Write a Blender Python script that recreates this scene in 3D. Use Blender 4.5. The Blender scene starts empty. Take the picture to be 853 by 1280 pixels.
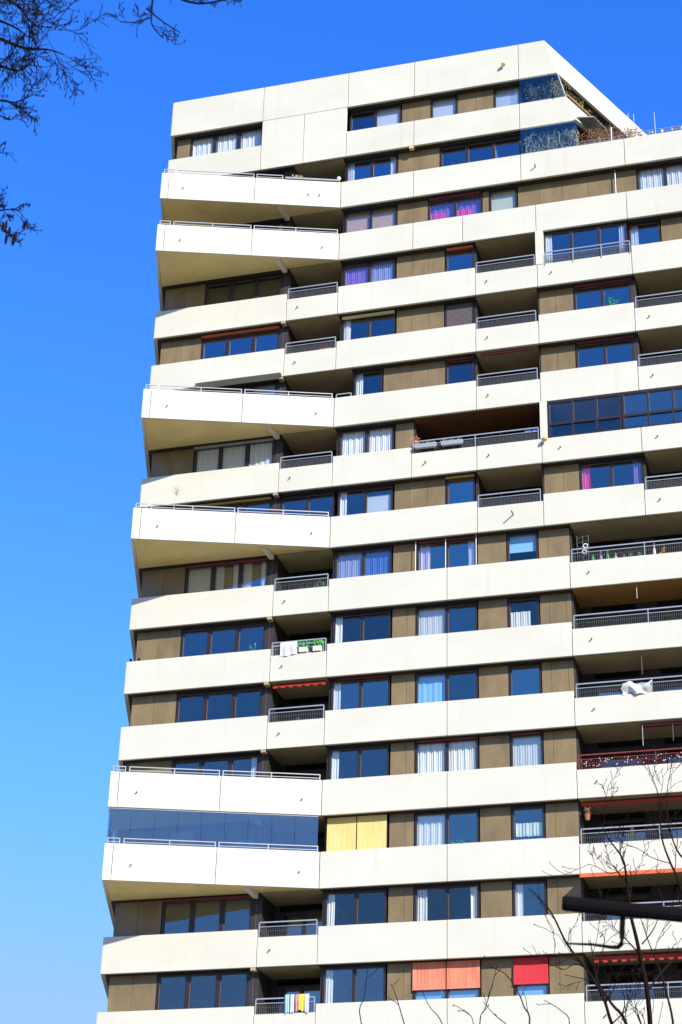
import bpy, math, random
from mathutils import Vector, Matrix, noise
random.seed(7)
sc = bpy.context.scene
C = bpy.context.collection
# ------------------------------------------------------------------ camera
F_PX, YAW, PIT, ROL = 2370.98, math.radians(-16.5992), math.radians(27.4055), math.radians(1.6437)
CAM = Vector((19.916, -65.374, 1.601))
FW = Vector((math.sin(YAW)*math.cos(PIT), math.cos(YAW)*math.cos(PIT), math.sin(PIT)))
R0 = Vector((math.cos(YAW), -math.sin(YAW), 0)); U0 = R0.cross(FW)
RT = R0*math.cos(ROL)+U0*math.sin(ROL); UP = -R0*math.sin(ROL)+U0*math.cos(ROL)
cd = bpy.data.cameras.new('camera'); co = bpy.data.objects.new('camera', cd); C.objects.link(co)
m = Matrix((RT, UP, -FW)).transposed().to_4x4(); m.translation = CAM; co.matrix_world = m
cd.sensor_fit = 'VERTICAL'; cd.sensor_height = 36; cd.sensor_width = 24; cd.lens = F_PX/1280*36
cd.clip_start = 0.1; cd.clip_end = 5000
cd.dof.use_dof = True; cd.dof.focus_distance = 84; cd.dof.aperture_fstop = 8
sc.camera = co
def ray(px, py): return FW+RT*((px-426.5)/F_PX)-UP*((py-640)/F_PX)
def at(px, py, Y):                       # where the sight line meets the upright plane y = Y
    v = ray(px, py); return CAM+v*((Y-CAM.y)/v.y)
def far(px, py, dist): return CAM+ray(px, py).normalized()*dist
# ------------------------------------------------------------------ light
SUN = Vector((1.05, -1.0, 0.82)).normalized()
elev = math.asin(SUN.z); az = math.atan2(SUN.x, SUN.y)
w = bpy.data.worlds.new("World"); sc.world = w; w.use_nodes = True
nt = w.node_tree; nt.nodes.clear()
sky = nt.nodes.new('ShaderNodeTexSky'); sky.sky_type = 'NISHITA'; sky.sun_disc = False
sky.sun_elevation = elev; sky.sun_rotation = az; sky.altitude = 500; sky.air_density = 1.3; sky.dust_density = 0.15; sky.ozone_density = 3.0
hs = nt.nodes.new('ShaderNodeHueSaturation'); hs.inputs['Saturation'].default_value = 1.35; hs.inputs['Value'].default_value = 1.0; hs.inputs['Hue'].default_value = 0.505
bg = nt.nodes.new('ShaderNodeBackground'); bg.inputs[1].default_value = 0.15
wo = nt.nodes.new('ShaderNodeOutputWorld')
nt.links.new(sky.outputs[0], hs.inputs['Color'])
spr = nt.nodes.new('ShaderNodeSeparateColor'); cmb = nt.nodes.new('ShaderNodeCombineColor'); nt.links.new(hs.outputs[0], spr.inputs[0])
for i_, (k_, cap, dist) in enumerate(((.88, 1.65, .7), (.94, 2.6, 1.3), (1.5, 4.9, .8))):      # colour grading of the sky: deeper blue aloft, no cyan near the horizon
    mu = nt.nodes.new('ShaderNodeMath'); mu.operation = 'MULTIPLY'; mu.inputs[1].default_value = k_
    sm = nt.nodes.new('ShaderNodeMath'); sm.operation = 'SMOOTH_MIN'; sm.inputs[1].default_value = cap; sm.inputs[2].default_value = dist
    nt.links.new(spr.outputs[i_], mu.inputs[0]); nt.links.new(mu.outputs[0], sm.inputs[0]); nt.links.new(sm.outputs[0], cmb.inputs[i_])
nt.links.new(cmb.outputs[0], bg.inputs[0]); nt.links.new(bg.outputs[0], wo.inputs[0])
sl = bpy.data.lights.new('sun', 'SUN'); sl.energy = 4.2; sl.angle = math.radians(0.5); sl.color = (1.0, 0.935, 0.80)
so = bpy.data.objects.new('sun', sl); C.objects.link(so); so.rotation_euler = SUN.to_track_quat('Z', 'Y').to_euler()
sc.view_settings.view_transform = 'Standard'; sc.view_settings.look = 'None'; sc.view_settings.gamma = 1; sc.view_settings.exposure = 0.66
sc.view_settings.use_curve_mapping = False
sc.render.engine = 'CYCLES'
sc.cycles.max_bounces = 6; sc.cycles.transparent_max_bounces = 12

# ------------------------------------------------------------------ materials
def mat(name, col, rough=.6, metal=0, var=0.0, scale=3.0, stretch=(1, 1, 1), col2=None, bump=0.0, spec=.5):
    m = bpy.data.materials.new(name); m.use_nodes = True; n = m.node_tree; b = n.nodes['Principled BSDF']
    b.inputs['Roughness'].default_value = rough; b.inputs['Metallic'].default_value = metal; b.inputs['Specular IOR Level'].default_value = spec
    b.inputs['Base Color'].default_value = (*col, 1)
    if var or col2 or bump:
        g = n.nodes.new('ShaderNodeNewGeometry'); mp = n.nodes.new('ShaderNodeMapping'); mp.inputs['Scale'].default_value = stretch
        ns = n.nodes.new('ShaderNodeTexNoise'); ns.inputs['Scale'].default_value = scale; ns.inputs['Detail'].default_value = 5; ns.inputs['Roughness'].default_value = .62
        n.links.new(g.outputs['Position'], mp.inputs['Vector']); n.links.new(mp.outputs[0], ns.inputs['Vector'])
        r = n.nodes.new('ShaderNodeMapRange'); r.inputs[1].default_value = .35; r.inputs[2].default_value = .7
        n.links.new(ns.outputs['Fac'], r.inputs[0])
        mx = n.nodes.new('ShaderNodeMix'); mx.data_type = 'RGBA'
        c2 = col2 or tuple(c*(1-var) for c in col)
        mx.inputs[6].default_value = (*col, 1); mx.inputs[7].default_value = (*c2, 1)
        n.links.new(r.outputs[0], mx.inputs[0]); n.links.new(mx.outputs[2], b.inputs['Base Color'])
        if bump:
            bp = n.nodes.new('ShaderNodeBump'); bp.inputs['Strength'].default_value = bump; bp.inputs['Distance'].default_value = .02
            n.links.new(ns.outputs['Fac'], bp.inputs['Height']); n.links.new(bp.outputs[0], b.inputs['Normal'])
    return m
def facade_mat(name, amount=1.0):
    """cream painted concrete: faint cloudy mottling, faint vertical rain streaks, a few darker blots"""
    m = bpy.data.materials.new(name); m.use_nodes = True; n = m.node_tree; b = n.nodes['Principled BSDF']
    b.inputs['Roughness'].default_value = .75; b.inputs['Specular IOR Level'].default_value = .3
    g = n.nodes.new('ShaderNodeNewGeometry')
    def layer(stretch, scale, lo, hi, prev, col, fac, seed=0):
        mp = n.nodes.new('ShaderNodeMapping'); mp.inputs['Scale'].default_value = stretch; mp.inputs['Location'].default_value = (seed, seed*1.7, 0)
        ns = n.nodes.new('ShaderNodeTexNoise'); ns.inputs['Scale'].default_value = scale; ns.inputs['Detail'].default_value = 6; ns.inputs['Roughness'].default_value = .6
        n.links.new(g.outputs['Position'], mp.inputs['Vector']); n.links.new(mp.outputs[0], ns.inputs['Vector'])
        r = n.nodes.new('ShaderNodeMapRange'); r.inputs[1].default_value = lo; r.inputs[2].default_value = hi; r.inputs[4].default_value = fac*amount
        n.links.new(ns.outputs['Fac'], r.inputs[0])
        mx = n.nodes.new('ShaderNodeMix'); mx.data_type = 'RGBA'; n.links.new(r.outputs[0], mx.inputs[0])
        if isinstance(prev, tuple): mx.inputs[6].default_value = (*prev, 1)
        else: n.links.new(prev, mx.inputs[6])
        mx.inputs[7].default_value = (*col, 1); return mx.outputs[2]
    c = layer((.25, .25, .5), 1.2, .35, .7, (.655, .635, .56), (.60, .58, .50), 1.0)
    c = layer((3.5, 3.5, .22), 1.3, .56, .80, c, (.55, .51, .40), .5, 3)
    c = layer((1, 1, 1), 2.3, .66, .82, c, (.45, .42, .33), .55, 9)
    n.links.new(c, b.inputs['Base Color'])
    return m
M = {}
M['band'] = facade_mat('cream_painted_concrete', .9)
M['band_old'] = facade_mat('weathered_cream_concrete', 1.25)
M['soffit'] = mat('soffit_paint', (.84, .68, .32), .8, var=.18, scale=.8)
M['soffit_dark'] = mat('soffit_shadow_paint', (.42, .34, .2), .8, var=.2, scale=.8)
M['soffit_orange'] = mat('orange_brown_soffit', (.45, .22, .06), .7, var=.2)
M['joint'] = mat('joint_sealant', (.12, .07, .045), .8)
M['bronze'] = mat('bronze_cladding', (.25, .18, .085), .42, .0, var=.32, scale=1.4, stretch=(1.3, 1, .5))
M['frame'] = mat('window_frame_brown', (.022, .016, .02), .4)
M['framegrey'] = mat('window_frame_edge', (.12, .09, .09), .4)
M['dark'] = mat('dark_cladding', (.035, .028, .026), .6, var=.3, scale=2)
M['metal'] = mat('galvanised_rail', (.44, .45, .47), .35, .4)
M['wire'] = mat('rail_wire', (.16, .16, .17), .5, .3)
M['railback'] = mat('rail_panel_back', (.05, .05, .06), .7)
M['redrail'] = mat('red_painted_rail', (.2, .03, .035), .5)
M['room'] = mat('interior_plaster', (.30, .33, .40), .9)
M['floor'] = mat('interior_floor', (.10, .075, .05), .7)
M['white'] = mat('white_plastic', (.8, .8, .78), .5)
M['black'] = mat('black_metal', (.006, .005, .006), .9, spec=.08)
M['spout'] = mat('spout_zinc', (.16, .13, .10), .6)
M['wood'] = mat('brown_wood_slats', (.20, .075, .025), .6, var=.45, scale=2, stretch=(8, .3, 1))
M['red'] = mat('red_awning_cloth', (.42, .03, .02), .8)
M['scarlet'] = mat('scarlet_awning_cloth', (.58, .025, .04), .75)
M['orange'] = mat('orange_awning_cloth', (.70, .14, .05), .8)
M['salmon'] = mat('salmon_blind_cloth', (.66, .15, .08), .8, col2=(.74, .30, .20), scale=2.5, stretch=(7, 1, .25))
M['yellow'] = mat('yellow_blind_cloth', (.74, .52, .13), .8, col2=(.74, .60, .30), scale=2.5, stretch=(6, 1, .3))
M['mustard'] = mat('mustard_awning', (.55, .38, .07), .8)
M['shutter'] = mat('grey_roller_shutter', (.13, .105, .115), .6, var=.1)
M['zinc'] = mat('zinc_sheet', (.30, .32, .33), .4, .5, var=.2)
M['bark'] = mat('dark_bark', (.014, .010, .009), .9, spec=.1, var=.4, scale=20)
M['twig'] = mat('reddish_twig_bark', (.020, .011, .010), .9, spec=.1, var=.3, scale=20)
M['vine'] = mat('dry_vine', (.34, .17, .09), .9, var=.55, scale=6)
M['vine2'] = mat('mossy_vine', (.36, .30, .13), .9, var=.5, scale=6)
M['straw'] = mat('dry_straw', (.62, .52, .34), .9, var=.3, scale=9)
M['leaf'] = mat('green_leaf', (.05, .15, .04), .6, var=.4, scale=12)
M['leafb'] = mat('bright_leaf', (.06, .32, .16), .5, var=.3, scale=12)
M['pot'] = mat('terracotta_pot', (.32, .12, .06), .8)
M['planter'] = mat('grey_blue_planter', (.32, .38, .44), .5)
M['pink'] = mat('pink_cloth', (.72, .30, .28), .9, var=.3, scale=14)
M['lime'] = mat('yellow_cloth', (.8, .62, .06), .9)
M['cloth'] = mat('white_cloth', (.62, .62, .64), .9)
M['greencloth'] = mat('green_plastic', (.08, .42, .12), .6)
M['tan'] = mat('tan_plush', (.34, .20, .07), .9, var=.3, scale=20)
M['beigeblind'] = mat('beige_slat_blind', (.80, .52, .24), .7)
M['creamblind'] = mat('cream_blind', (.66, .64, .42), .7)
M['greyblind'] = mat('pale_grey_blind', (.62, .66, .70), .7)
M['blueblind'] = mat('pale_blue_blind', (.30, .58, .85), .7)
M['purple'] = mat('purple_curtain', (.30, .14, .50), .8)
M['magenta'] = mat('magenta_curtain', (.85, .05, .32), .8)
M['ground'] = mat('dry_grass_ground', (.30, .25, .12), .95, var=.4, scale=.3)
M['pave'] = mat('paving', (.32, .28, .2), .9, var=.2, scale=2)
def curtain_mat(name, col, tr):
    m = mat(name, col, .9); n = m.node_tree; b = n.nodes['Principled BSDF']; o = n.nodes['Material Output']
    t = n.nodes.new('ShaderNodeBsdfTransparent'); mx = n.nodes.new('ShaderNodeMixShader'); mx.inputs[0].default_value = tr
    n.links.new(b.outputs[0], mx.inputs[1]); n.links.new(t.outputs[0], mx.inputs[2]); n.links.new(mx.outputs[0], o.inputs[0]); return m
M['sheer'] = curtain_mat('white_sheer_curtain', (.90, .88, .84), .06)
M['lace'] = curtain_mat('lace_curtain', (.88, .86, .80), .2)
M['bluecurt'] = curtain_mat('blue_curtain', (.10, .2, .6), .15)
M['lilac'] = curtain_mat('lilac_curtain', (.42, .42, .62), .1)
def glass_mat(name, refl, tint, trans, fr=1.0):
    m = bpy.data.materials.new(name); m.use_nodes = True; n = m.node_tree; n.nodes.clear()
    o = n.nodes.new('ShaderNodeOutputMaterial'); g = n.nodes.new('ShaderNodeBsdfGlossy'); g.inputs['Color'].default_value = (*tint, 1); g.inputs['Roughness'].default_value = .015
    t = n.nodes.new('ShaderNodeBsdfTransparent'); t.inputs[0].default_value = (*trans, 1)
    f0 = n.nodes.new('ShaderNodeLayerWeight'); f0.inputs[0].default_value = .5; f = n.nodes.new('ShaderNodeMath'); f.operation = 'POWER'; f.inputs[1].default_value = 3; n.links.new(f0.outputs['Facing'], f.inputs[0])
    a = n.nodes.new('ShaderNodeMath'); a.operation = 'MULTIPLY_ADD'; a.inputs[1].default_value = fr; a.inputs[2].default_value = refl; a.use_clamp = True
    ge = n.nodes.new('ShaderNodeNewGeometry'); ns = n.nodes.new('ShaderNodeTexNoise'); ns.inputs['Scale'].default_value = .7
    bp = n.nodes.new('ShaderNodeBump'); bp.inputs['Strength'].default_value = .06; bp.inputs['Distance'].default_value = .05
    n.links.new(ge.outputs['Position'], ns.inputs['Vector']); n.links.new(ns.outputs['Fac'], bp.inputs['Height']); n.links.new(bp.outputs[0], g.inputs['Normal'])
    x = n.nodes.new('ShaderNodeMixShader'); n.links.new(f.outputs[0], a.inputs[0]); oi = n.nodes.new('ShaderNodeObjectInfo'); rm = n.nodes.new('ShaderNodeMapRange'); rm.inputs[3].default_value = refl*.5; rm.inputs[4].default_value = refl*1.9; n.links.new(oi.outputs['Random'], rm.inputs[0]); n.links.new(rm.outputs[0], a.inputs[2]); n.links.new(a.outputs[0], x.inputs[0])
    n.links.new(t.outputs[0], x.inputs[1]); n.links.new(g.outputs[0], x.inputs[2]); n.links.new(x.outputs[0], o.inputs[0]); return m
M['glass'] = glass_mat('window_glass', .11, (.74, .84, 1.0), (.94, .96, .97))
M['glass_clear'] = glass_mat('enclosure_glass', .12, (.8, .9, 1.0), (.8, .9, .95))
M['glass_green'] = glass_mat('greenish_glass', .05, (.7, .9, 1.0), (.86, .96, .95))
M['glass_deep'] = glass_mat('blue_glass', .10, (.75, .85, 1.0), (.80, .88, .97))

# ------------------------------------------------------------------ mesh helpers
class MB:
    def __init__(s): s.v = []; s.f = []; s.mi = []; s.cur = 0
    def quadbox(s, p):                     # 8 points: bottom 4 ccw, top 4
        b = len(s.v); s.v += [tuple(q) for q in p]
        for f in ((0, 3, 2, 1), (4, 5, 6, 7), (0, 1, 5, 4), (1, 2, 6, 5), (2, 3, 7, 6), (3, 0, 4, 7)): s.f.append(tuple(b+i for i in f)); s.mi.append(s.cur)
        return s
    def box(s, x0, x1, y0, y1, z0, z1):
        return s.quadbox([(x0, y0, z0), (x1, y0, z0), (x1, y1, z0), (x0, y1, z0), (x0, y0, z1), (x1, y0, z1), (x1, y1, z1), (x0, y1, z1)])
    def prism(s, poly, z0, z1):
        n = len(poly); b = len(s.v)
        s.v += [(x, y, z0) for x, y in poly]+[(x, y, z1) for x, y in poly]
        s.f.append(tuple(b+i for i in range(n-1, -1, -1))); s.f.append(tuple(b+n+i for i in range(n))); s.mi += [s.cur]*2
        for i in range(n): j = (i+1) % n; s.f.append((b+i, b+j, b+n+j, b+n+i)); s.mi.append(s.cur)
        return s
    def tube(s, pts, rad, n=5):
        pts = [Vector(p) for p in pts]; k = len(pts)
        if not hasattr(rad, '__len__'): rad = [rad]*k
        b = len(s.v)
        for i, p in enumerate(pts):
            d = (pts[min(i+1, k-1)]-pts[max(i-1, 0)])
            if d.length < 1e-6: d = Vector((0, 0, 1))
            d.normalize(); a = d.cross(Vector((.3, .2, 1)) if abs(d.z) < .9 else Vector((1, .1, 0))).normalized(); c = d.cross(a)
            for j in range(n):
                t = 2*math.pi*j/n; q = p+(a*math.cos(t)+c*math.sin(t))*rad[i]; s.v.append(tuple(q))
        for i in range(k-1):
            for j in range(n):
                j2 = (j+1) % n; s.f.append((b+i*n+j, b+i*n+j2, b+(i+1)*n+j2, b+(i+1)*n+j)); s.mi.append(s.cur)
        s.f.append(tuple(b+j for j in range(n-1, -1, -1))); s.f.append(tuple(b+(k-1)*n+j for j in range(n))); s.mi += [s.cur]*2
        return s
    def lathe(s, c, prof, n=12):
        b = len(s.v); k = len(prof)
        for r, z in prof:
            for j in range(n): t = 2*math.pi*j/n; s.v.append((c[0]+r*math.cos(t), c[1]+r*math.sin(t), c[2]+z))
        for i in range(k-1):
            for j in range(n):
                j2 = (j+1) % n; s.f.append((b+i*n+j, b+i*n+j2, b+(i+1)*n+j2, b+(i+1)*n+j)); s.mi.append(s.cur)
        s.f.append(tuple(b+j for j in range(n-1, -1, -1))); s.f.append(tuple(b+(k-1)*n+j for j in range(n))); s.mi += [s.cur]*2
        return s
    def grid(s, fn, nu, nv):
        b = len(s.v)
        for i in range(nu+1):
            for j in range(nv+1): s.v.append(tuple(fn(i/nu, j/nv)))
        for i in range(nu):
            for j in range(nv):
                a = b+i*(nv+1)+j; s.f.append((a, a+nv+1, a+nv+2, a+1)); s.mi.append(s.cur)
        return s
    def leaf(s, p, size):
        a = Vector((random.gauss(0, 1), random.gauss(0, 1), random.gauss(0, 1))).normalized(); c = a.orthogonal().normalized(); b = len(s.v); p = Vector(p)
        s.v += [tuple(p-a*size), tuple(p+c*size*.45), tuple(p+a*size), tuple(p-c*size*.45)]; s.f.append((b, b+1, b+2, b+3)); s.mi.append(s.cur)
    def build(s, name, mats, parent=None, smooth=False, bevel=0):
        me = bpy.data.meshes.new(name); me.from_pydata(s.v, [], s.f)
        if not isinstance(mats, (list, tuple)): mats = [mats]
        for m_ in mats: me.materials.append(m_)
        for p, i in zip(me.polygons, s.mi): p.material_index = i; p.use_smooth = smooth
        me.update()
        o = bpy.data.objects.new(name, me); C.objects.link(o)
        if parent: o.parent = parent
        if bevel:
            bv = o.modifiers.new('bevel', 'BEVEL'); bv.width = bevel; bv.segments = 2; bv.limit_method = 'ANGLE'
        return o
def tag(o, label, cat, group=None):
    o['label'] = label; o['category'] = cat
    if group: o['group'] = group
    return o
def thing(name, label, cat, loc=(0, 0, 0), group=None):
    o = bpy.data.objects.new(name, None); C.objects.link(o); o.location = loc; o.empty_display_size = .3
    return tag(o, label, cat, group)
def sub(mb, loc):                          # shift a builder into its thing's own frame
    mb.v = [(x-loc[0], y-loc[1], z-loc[2]) for x, y, z in mb.v]; return mb

# ------------------------------------------------------------------ setting
g = MB(); g.quadbox([(-2000, -2000, -1), (2000, -2000, -1), (2000, 2000, -1), (-2000, 2000, -1), (-2000, -2000, 0), (2000, -2000, 0), (2000, 2000, 0), (-2000, 2000, 0)])
go = g.build('ground', M['ground']); go['kind'] = 'structure'
g = MB(); g.box(-30, 40, -16, -4, .0, .12); go = g.build('pavement', M['pave']); go['kind'] = 'structure'

# ------------------------------------------------------------------ the tower
Z0 = 59.2; H = 2.8; BH = 1.3875; LOW = .30; XR = 22.0
def zt(n): return Z0-H*n                   # top edge of parapet band n
def zb(n): return Z0-H*n-BH                # its bottom edge = ceiling of the storey below
XL, XG, XC, XD, XE, XF = -8.4, 4.82, 6.05, 8.70, 9.66, 12.66
XW = -2.31                                 # right end of the left wing's bands
S1 = (-.33, 1.0)                           # direction of the left side wall
AD = Vector((-.9464, -.3231)); AN = Vector((-.3231, .9464))   # along and inward of the angled balconies
ANG = (2, 3, 6, 8, 12, 13)
T = thing('apartment_tower', 'tall cream concrete apartment tower with brown cladding, staggered angled balconies and blue sky behind', 'building', (0, 0, 0))
def P(mb, name, mat_, parent=T, **k): return mb.build(name, mat_, parent, **k)

GAP = .012
def band(x0, x1, z0, z1, y=0.0, mat_='band', name='parapet_panel', g0=GAP, g1=GAP):
    b = MB(); b.box(x0+g0, x1-g1, y, y+.12, z0, z1); return P(b, name, M[mat_], bevel=.012)
def angseg(b, s0, s1, t0, t1, z0, z1):
    p = [AD*s0+AN*t0, AD*s1+AN*t0, AD*s1+AN*t1, AD*s0+AN*t1]
    b.prism([(q.x, q.y) for q in reversed(p)], z0, z1); return b
def footprint(n, y0=.13):
    r = (22.0, XR)
    if n <= 1: e = 9.75 if n == 0 else 10.45; e2 = e+.46*12
    else: e = e2 = XR
    return [(XL+.14+S1[0]*y0, y0), (e, y0), (e2, 12), (XL+.14+S1[0]*12, 12)]
# slabs, one per storey
for n in range(0, 21):
    b = MB(); b.prism(footprint(n), zb(n)+.004, zb(n)+.27)
    if n in ANG:
        b2 = MB(); b2.prism([(XL+.1, .126), (-7.98*.9464*.985, -7.98*.3231*.98+.05), (-.05, .05), (0, .126)], zb(n)+.002, zb(n)+.27); P(b2, 'balcony_slab', M['soffit'])
    P(b, 'floor_slab', [M['dark']])
b = MB(); b.prism([(XL+.2, .14), (9.1, .14), (14.4, 12), (XL-3.7, 12)], Z0+.38, Z0+.46); P(b, 'roof', M['zinc'])
# sealant seen in the joints
b = MB()
for n in range(0, 21):
    zt_ = zt(n)-LOW-.03 if n else Z0+.52
    if n in ANG:
        angseg(b, .05, 7.9, .10, .13, zb(n)+.03, zt(n)-.04); b.box(.1, 9.6 if n < 3 else XR-.1, .10, .127, zb(n)+.03, zt(n)-LOW-.03)
    else: b.box(XL+.1, (9.2 if n == 0 else 10.1 if n == 1 else XR-.1), .10, .127, zb(n)+.03, zt_)
P(b, 'joint_sealant', M['joint'])

# parapet bands: (x0, x1, low?)
B = {}
B[1] = [(XL, -3.89, 0), (.17, 3.31, 0), (3.31, 8.1, 0)]
B[2] = [(0, 3.31, 0), (3.31, 8.1, 0), (8.1, 12.6, 0), (12.6, 17, 0), (17, XR, 0)]
B[3] = [(0, 3.31, 0), (3.31, 5.51, 0), (5.51, 8.70, 0), (8.70, 12.57, 0), (12.57, 17, 0), (17, XR, 0)]
B[4] = [(XL, XW, 0), (XW, 0, 1), (0, XC, 0), (XC, XD, 1), (XD, XF, 1), (XF, 17, 0), (17, XR, 0)]
B[5] = [(XL, XW, 0), (XW, 0, 1), (0, XC, 0), (XC, XD, 1), (XD, XF, 0), (XF, 17, 1), (17, XR, 1)]
B[6] = [(0, XC, 0), (XC, XD, 1), (XD, XF, 0), (XF, 17, 1), (17, XR, 1)]
B[7] = [(XL, XW, 0), (XW, 0, 1), (0, 3.34, 0), (3.34, XC, 1), (XC, XD, 1), (XD, XF, 1), (XF, 17, 1), (17, XR, 1)]
B[8] = [(0, XC, 0), (XC, XD, 1), (XD, XF, 0), (XF, 17, 1), (17, XR, 1)]
for n in range(9, 17):
    B[n] = ([] if n in ANG else [(XL, XW, 0), (XW, 0, 1)])+[(0, XG, 0), (XG, XE, 0), (XE, 17, 1), (17, XR, 1)]
for n, L in B.items():
    for x0, x1, lo in L:
        mt = 'band_old' if (n <= 3 and x0 > 5) or n == 1 else 'band'
        band(x0, x1, zb(n), zt(n)-LOW*lo, mat_=mt, g0=0 if x0 == 0 and n in ANG else GAP)
for n in ANG:
    for s0, s1 in ((0.02, 3.82), (3.84, 7.64), (7.66, 7.98)):
        b = MB(); angseg(b, s0, s1, 0, .12, zb(n), zt(n)); P(b, 'parapet_panel', M['band_old' if n in (12, 13) else 'band'], bevel=.012)
    # return panel on the left
    e = AD*7.98; b = MB()
    b.prism([(e.x+.005, e.y+.02), (e.x+.125, e.y+.06), (XL+.12, -.01), (XL, -.01)], zb(n)+.002, zt(n)-.002); P(b, 'return_panel', M['band'])
    b = MB(); b.quadbox([(-2.56, .10, zb(n)-.22), (-2.38, .10, zb(n)-.22), (-2.52, -.66, zb(n)-.08), (-2.70, -.66, zb(n)-.08), (-2.56, .10, zb(n)), (-2.38, .10, zb(n)), (-2.52, -.66, zb(n)), (-2.70, -.66, zb(n))])
    P(b, 'bracket_beam', M['band'])
# small bearing blocks where the left wing's bands end
for n in (4, 5, 7, 9, 10, 11, 14):
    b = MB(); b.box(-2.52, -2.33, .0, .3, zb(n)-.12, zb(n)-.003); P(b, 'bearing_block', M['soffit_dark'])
# left side bands (seen edge on)
for n in range(0, 21):
    z1 = zt(n)-.003 if n else Z0+.55
    b = MB(); b.prism([(XL, .003), (XL+.12, .125), (XL+.12+S1[0]*12, 12), (XL+S1[0]*12, 12)], zb(n)+.003, z1); P(b, 'side_band', M['band'])
b = MB(); b.prism([(XL+.30, .47), (XL+.39, .47), (XL+.36+S1[0]*12, 11.9), (XL+.27+S1[0]*12, 11.9)], 0, Z0-1.5); P(b, 'side_wall', M['dark'])
b = MB(); b.box(-11, XR, 11.85, 12, 0, Z0-1.5); b.box(XR-.2, XR-.02, .2, 11.8, 0, zb(2)); P(b, 'outer_wall', M['band'])
# roof fascia
def quadpanel(name, p, th, mt, inward):
    i = Vector(inward)*th; b = MB(); q = [Vector(a) for a in p]
    b.quadbox([q[0], q[1], q[1]+i, q[0]+i, q[3], q[2], q[2]+i, q[3]+i]); return P(b, name, M[mt], bevel=.01)
ZF = Z0+.58
for x0, x1 in ((XL, -3.89), (-3.89, .2), (.2, 3.31), (3.31, 8.1)):
    band(x0, x1, zb(0), ZF, name='roof_fascia', mat_='band_old')
quadpanel('roof_fascia', [(8.112, 0, zb(0)), (9.82, 0, zb(0)), (9.285, 0, ZF), (8.112, 0, ZF)], .12, 'band_old', (0, 1, 0))
for x in (-8.37, -3.89, .2, 3.31, 8.1):
    b = MB(); b.box(x-.05, x+.05, .02, .14, ZF+.003, ZF+.06); P(b, 'joint_cap', M['framegrey'])
# big flush panels between storey 1 window and main windows
band(-3.89, -1.86, zb(1), zb(0)-.02, mat_='band', name='wall_panel'); band(-1.86, .17, zb(1), zb(0)-.02, mat_='band', name='wall_panel', y=0)
b = MB(); b.box(-3.8, .1, .10, .13, zb(1)+.05, zb(0)); P(b, 'joint_backing', M['joint'])
# penthouse sloping end, receding to the right
quadpanel('parapet_panel', [(8.112, 0, zb(1)), (10.57, 0, zb(1)), (10.17, 0, zt(1)), (8.112, 0, zt(1))], .12, 'band_old', (0, 1, 0))
D = Vector((.46, 1.0, 0))
def sideband(y0, y1, xb, xt_, z0, z1, name):
    a = Vector((xb, 0, z0)); c = Vector((xt_, 0, z1))
    quadpanel(name, [a+D*y0, a+D*y1, c+D*y1, c+D*y0], .12, 'band_old', (-1, .46, 0))
sideband(.0, .9, 9.825, 9.29, zb(0), ZF, 'sloping_fascia'); sideband(.915, 3.75, 9.825, 9.29, zb(0), ZF, 'sloping_fascia'); sideband(3.765, 9.5, 9.825, 9.29, zb(0), ZF, 'sloping_fascia')
sideband(.0, 1.9, 10.575, 10.175, zb(1), zt(1), 'sloping_parapet')
b = MB(); b.quadbox([Vector(p) for p in ((10.1, .15, zt(1)+.12), (10.28, .15, zt(1)+.12), (11.0, 1.75, zt(1)+.12), (10.82, 1.75, zt(1)+.12), (10.06, .15, zt(1)+.26), (10.24, .15, zt(1)+.26), (10.96, 1.75, zt(1)+.26), (10.78, 1.75, zt(1)+.26))]); P(b, 'timber_rail', M['tan'])
b = MB(); b.quadbox([Vector(p) for p in ((10.62, -.12, zb(1)+.03), (11.35, .05, zb(1)+.05), (11.7, 1.3, zb(1)+.30), (11.2, 1.9, zb(1)+.30), (10.60, -.12, zb(1)+.09), (11.35, .05, zb(1)+.11), (11.7, 1.3, zb(1)+.36), (11.2, 1.9, zb(1)+.36))]); P(b, 'terrace_canopy', M['zinc'])

# storey walls ------------------------------------------------------
YW = .42
def clad(n, xs, dark=False):
    b = MB(); z0, z1 = zt(n)-.25, zb(n-1)-.003
    for a, c in zip(xs[:-1], xs[1:]): b.box(a+.006, c-.006, YW, YW+.03, z0, z1)
    b.cur = 1; b.box(xs[0], xs[-1], YW+.034, YW+.16, z0, z1)
    P(b, 'cladding', [M['bronze'], M['dark']])
def curtain(par, x0, x1, z0, z1, mt, y, amp=.03, k=None):
    k = k or max(3, int((x1-x0)/.09)); ph = random.random()*6; b = MB()
    def fn(u, v):
        a = math.sin(u*k*2*math.pi+ph)*amp*(1-.25*v)+math.sin(u*k*.37*2*math.pi+ph*2)*amp*.8
        return (x0+(x1-x0)*u+.01*math.sin(u*k*2*math.pi+v*3), y+a, z0+(z1-z0)*v)
    b.grid(fn, k*8, 3); return b.build('curtain', M[mt], par, smooth=True)
def blind(par, x0, x1, z0, z1, mt, y, name='blind', slats=False):
    b = MB()
    if slats:
        n = int((z1-z0)/.06)
        for i in range(n): z = z0+(z1-z0)*(i+.5)/n; b.quadbox([(x0, y-.008, z-.028), (x1, y-.008, z-.028), (x1, y+.004, z+.026), (x0, y+.004, z+.026), (x0, y-.011, z-.026), (x1, y-.011, z-.026), (x1, y+.001, z+.028), (x0, y+.001, z+.028)])
    else: b.box(x0, x1, y, y+.015, z0, z1); b.box(x0, x1, y-.012, y+.024, z0-.03, z0)
    return b.build(name, M[mt], par)
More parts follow.
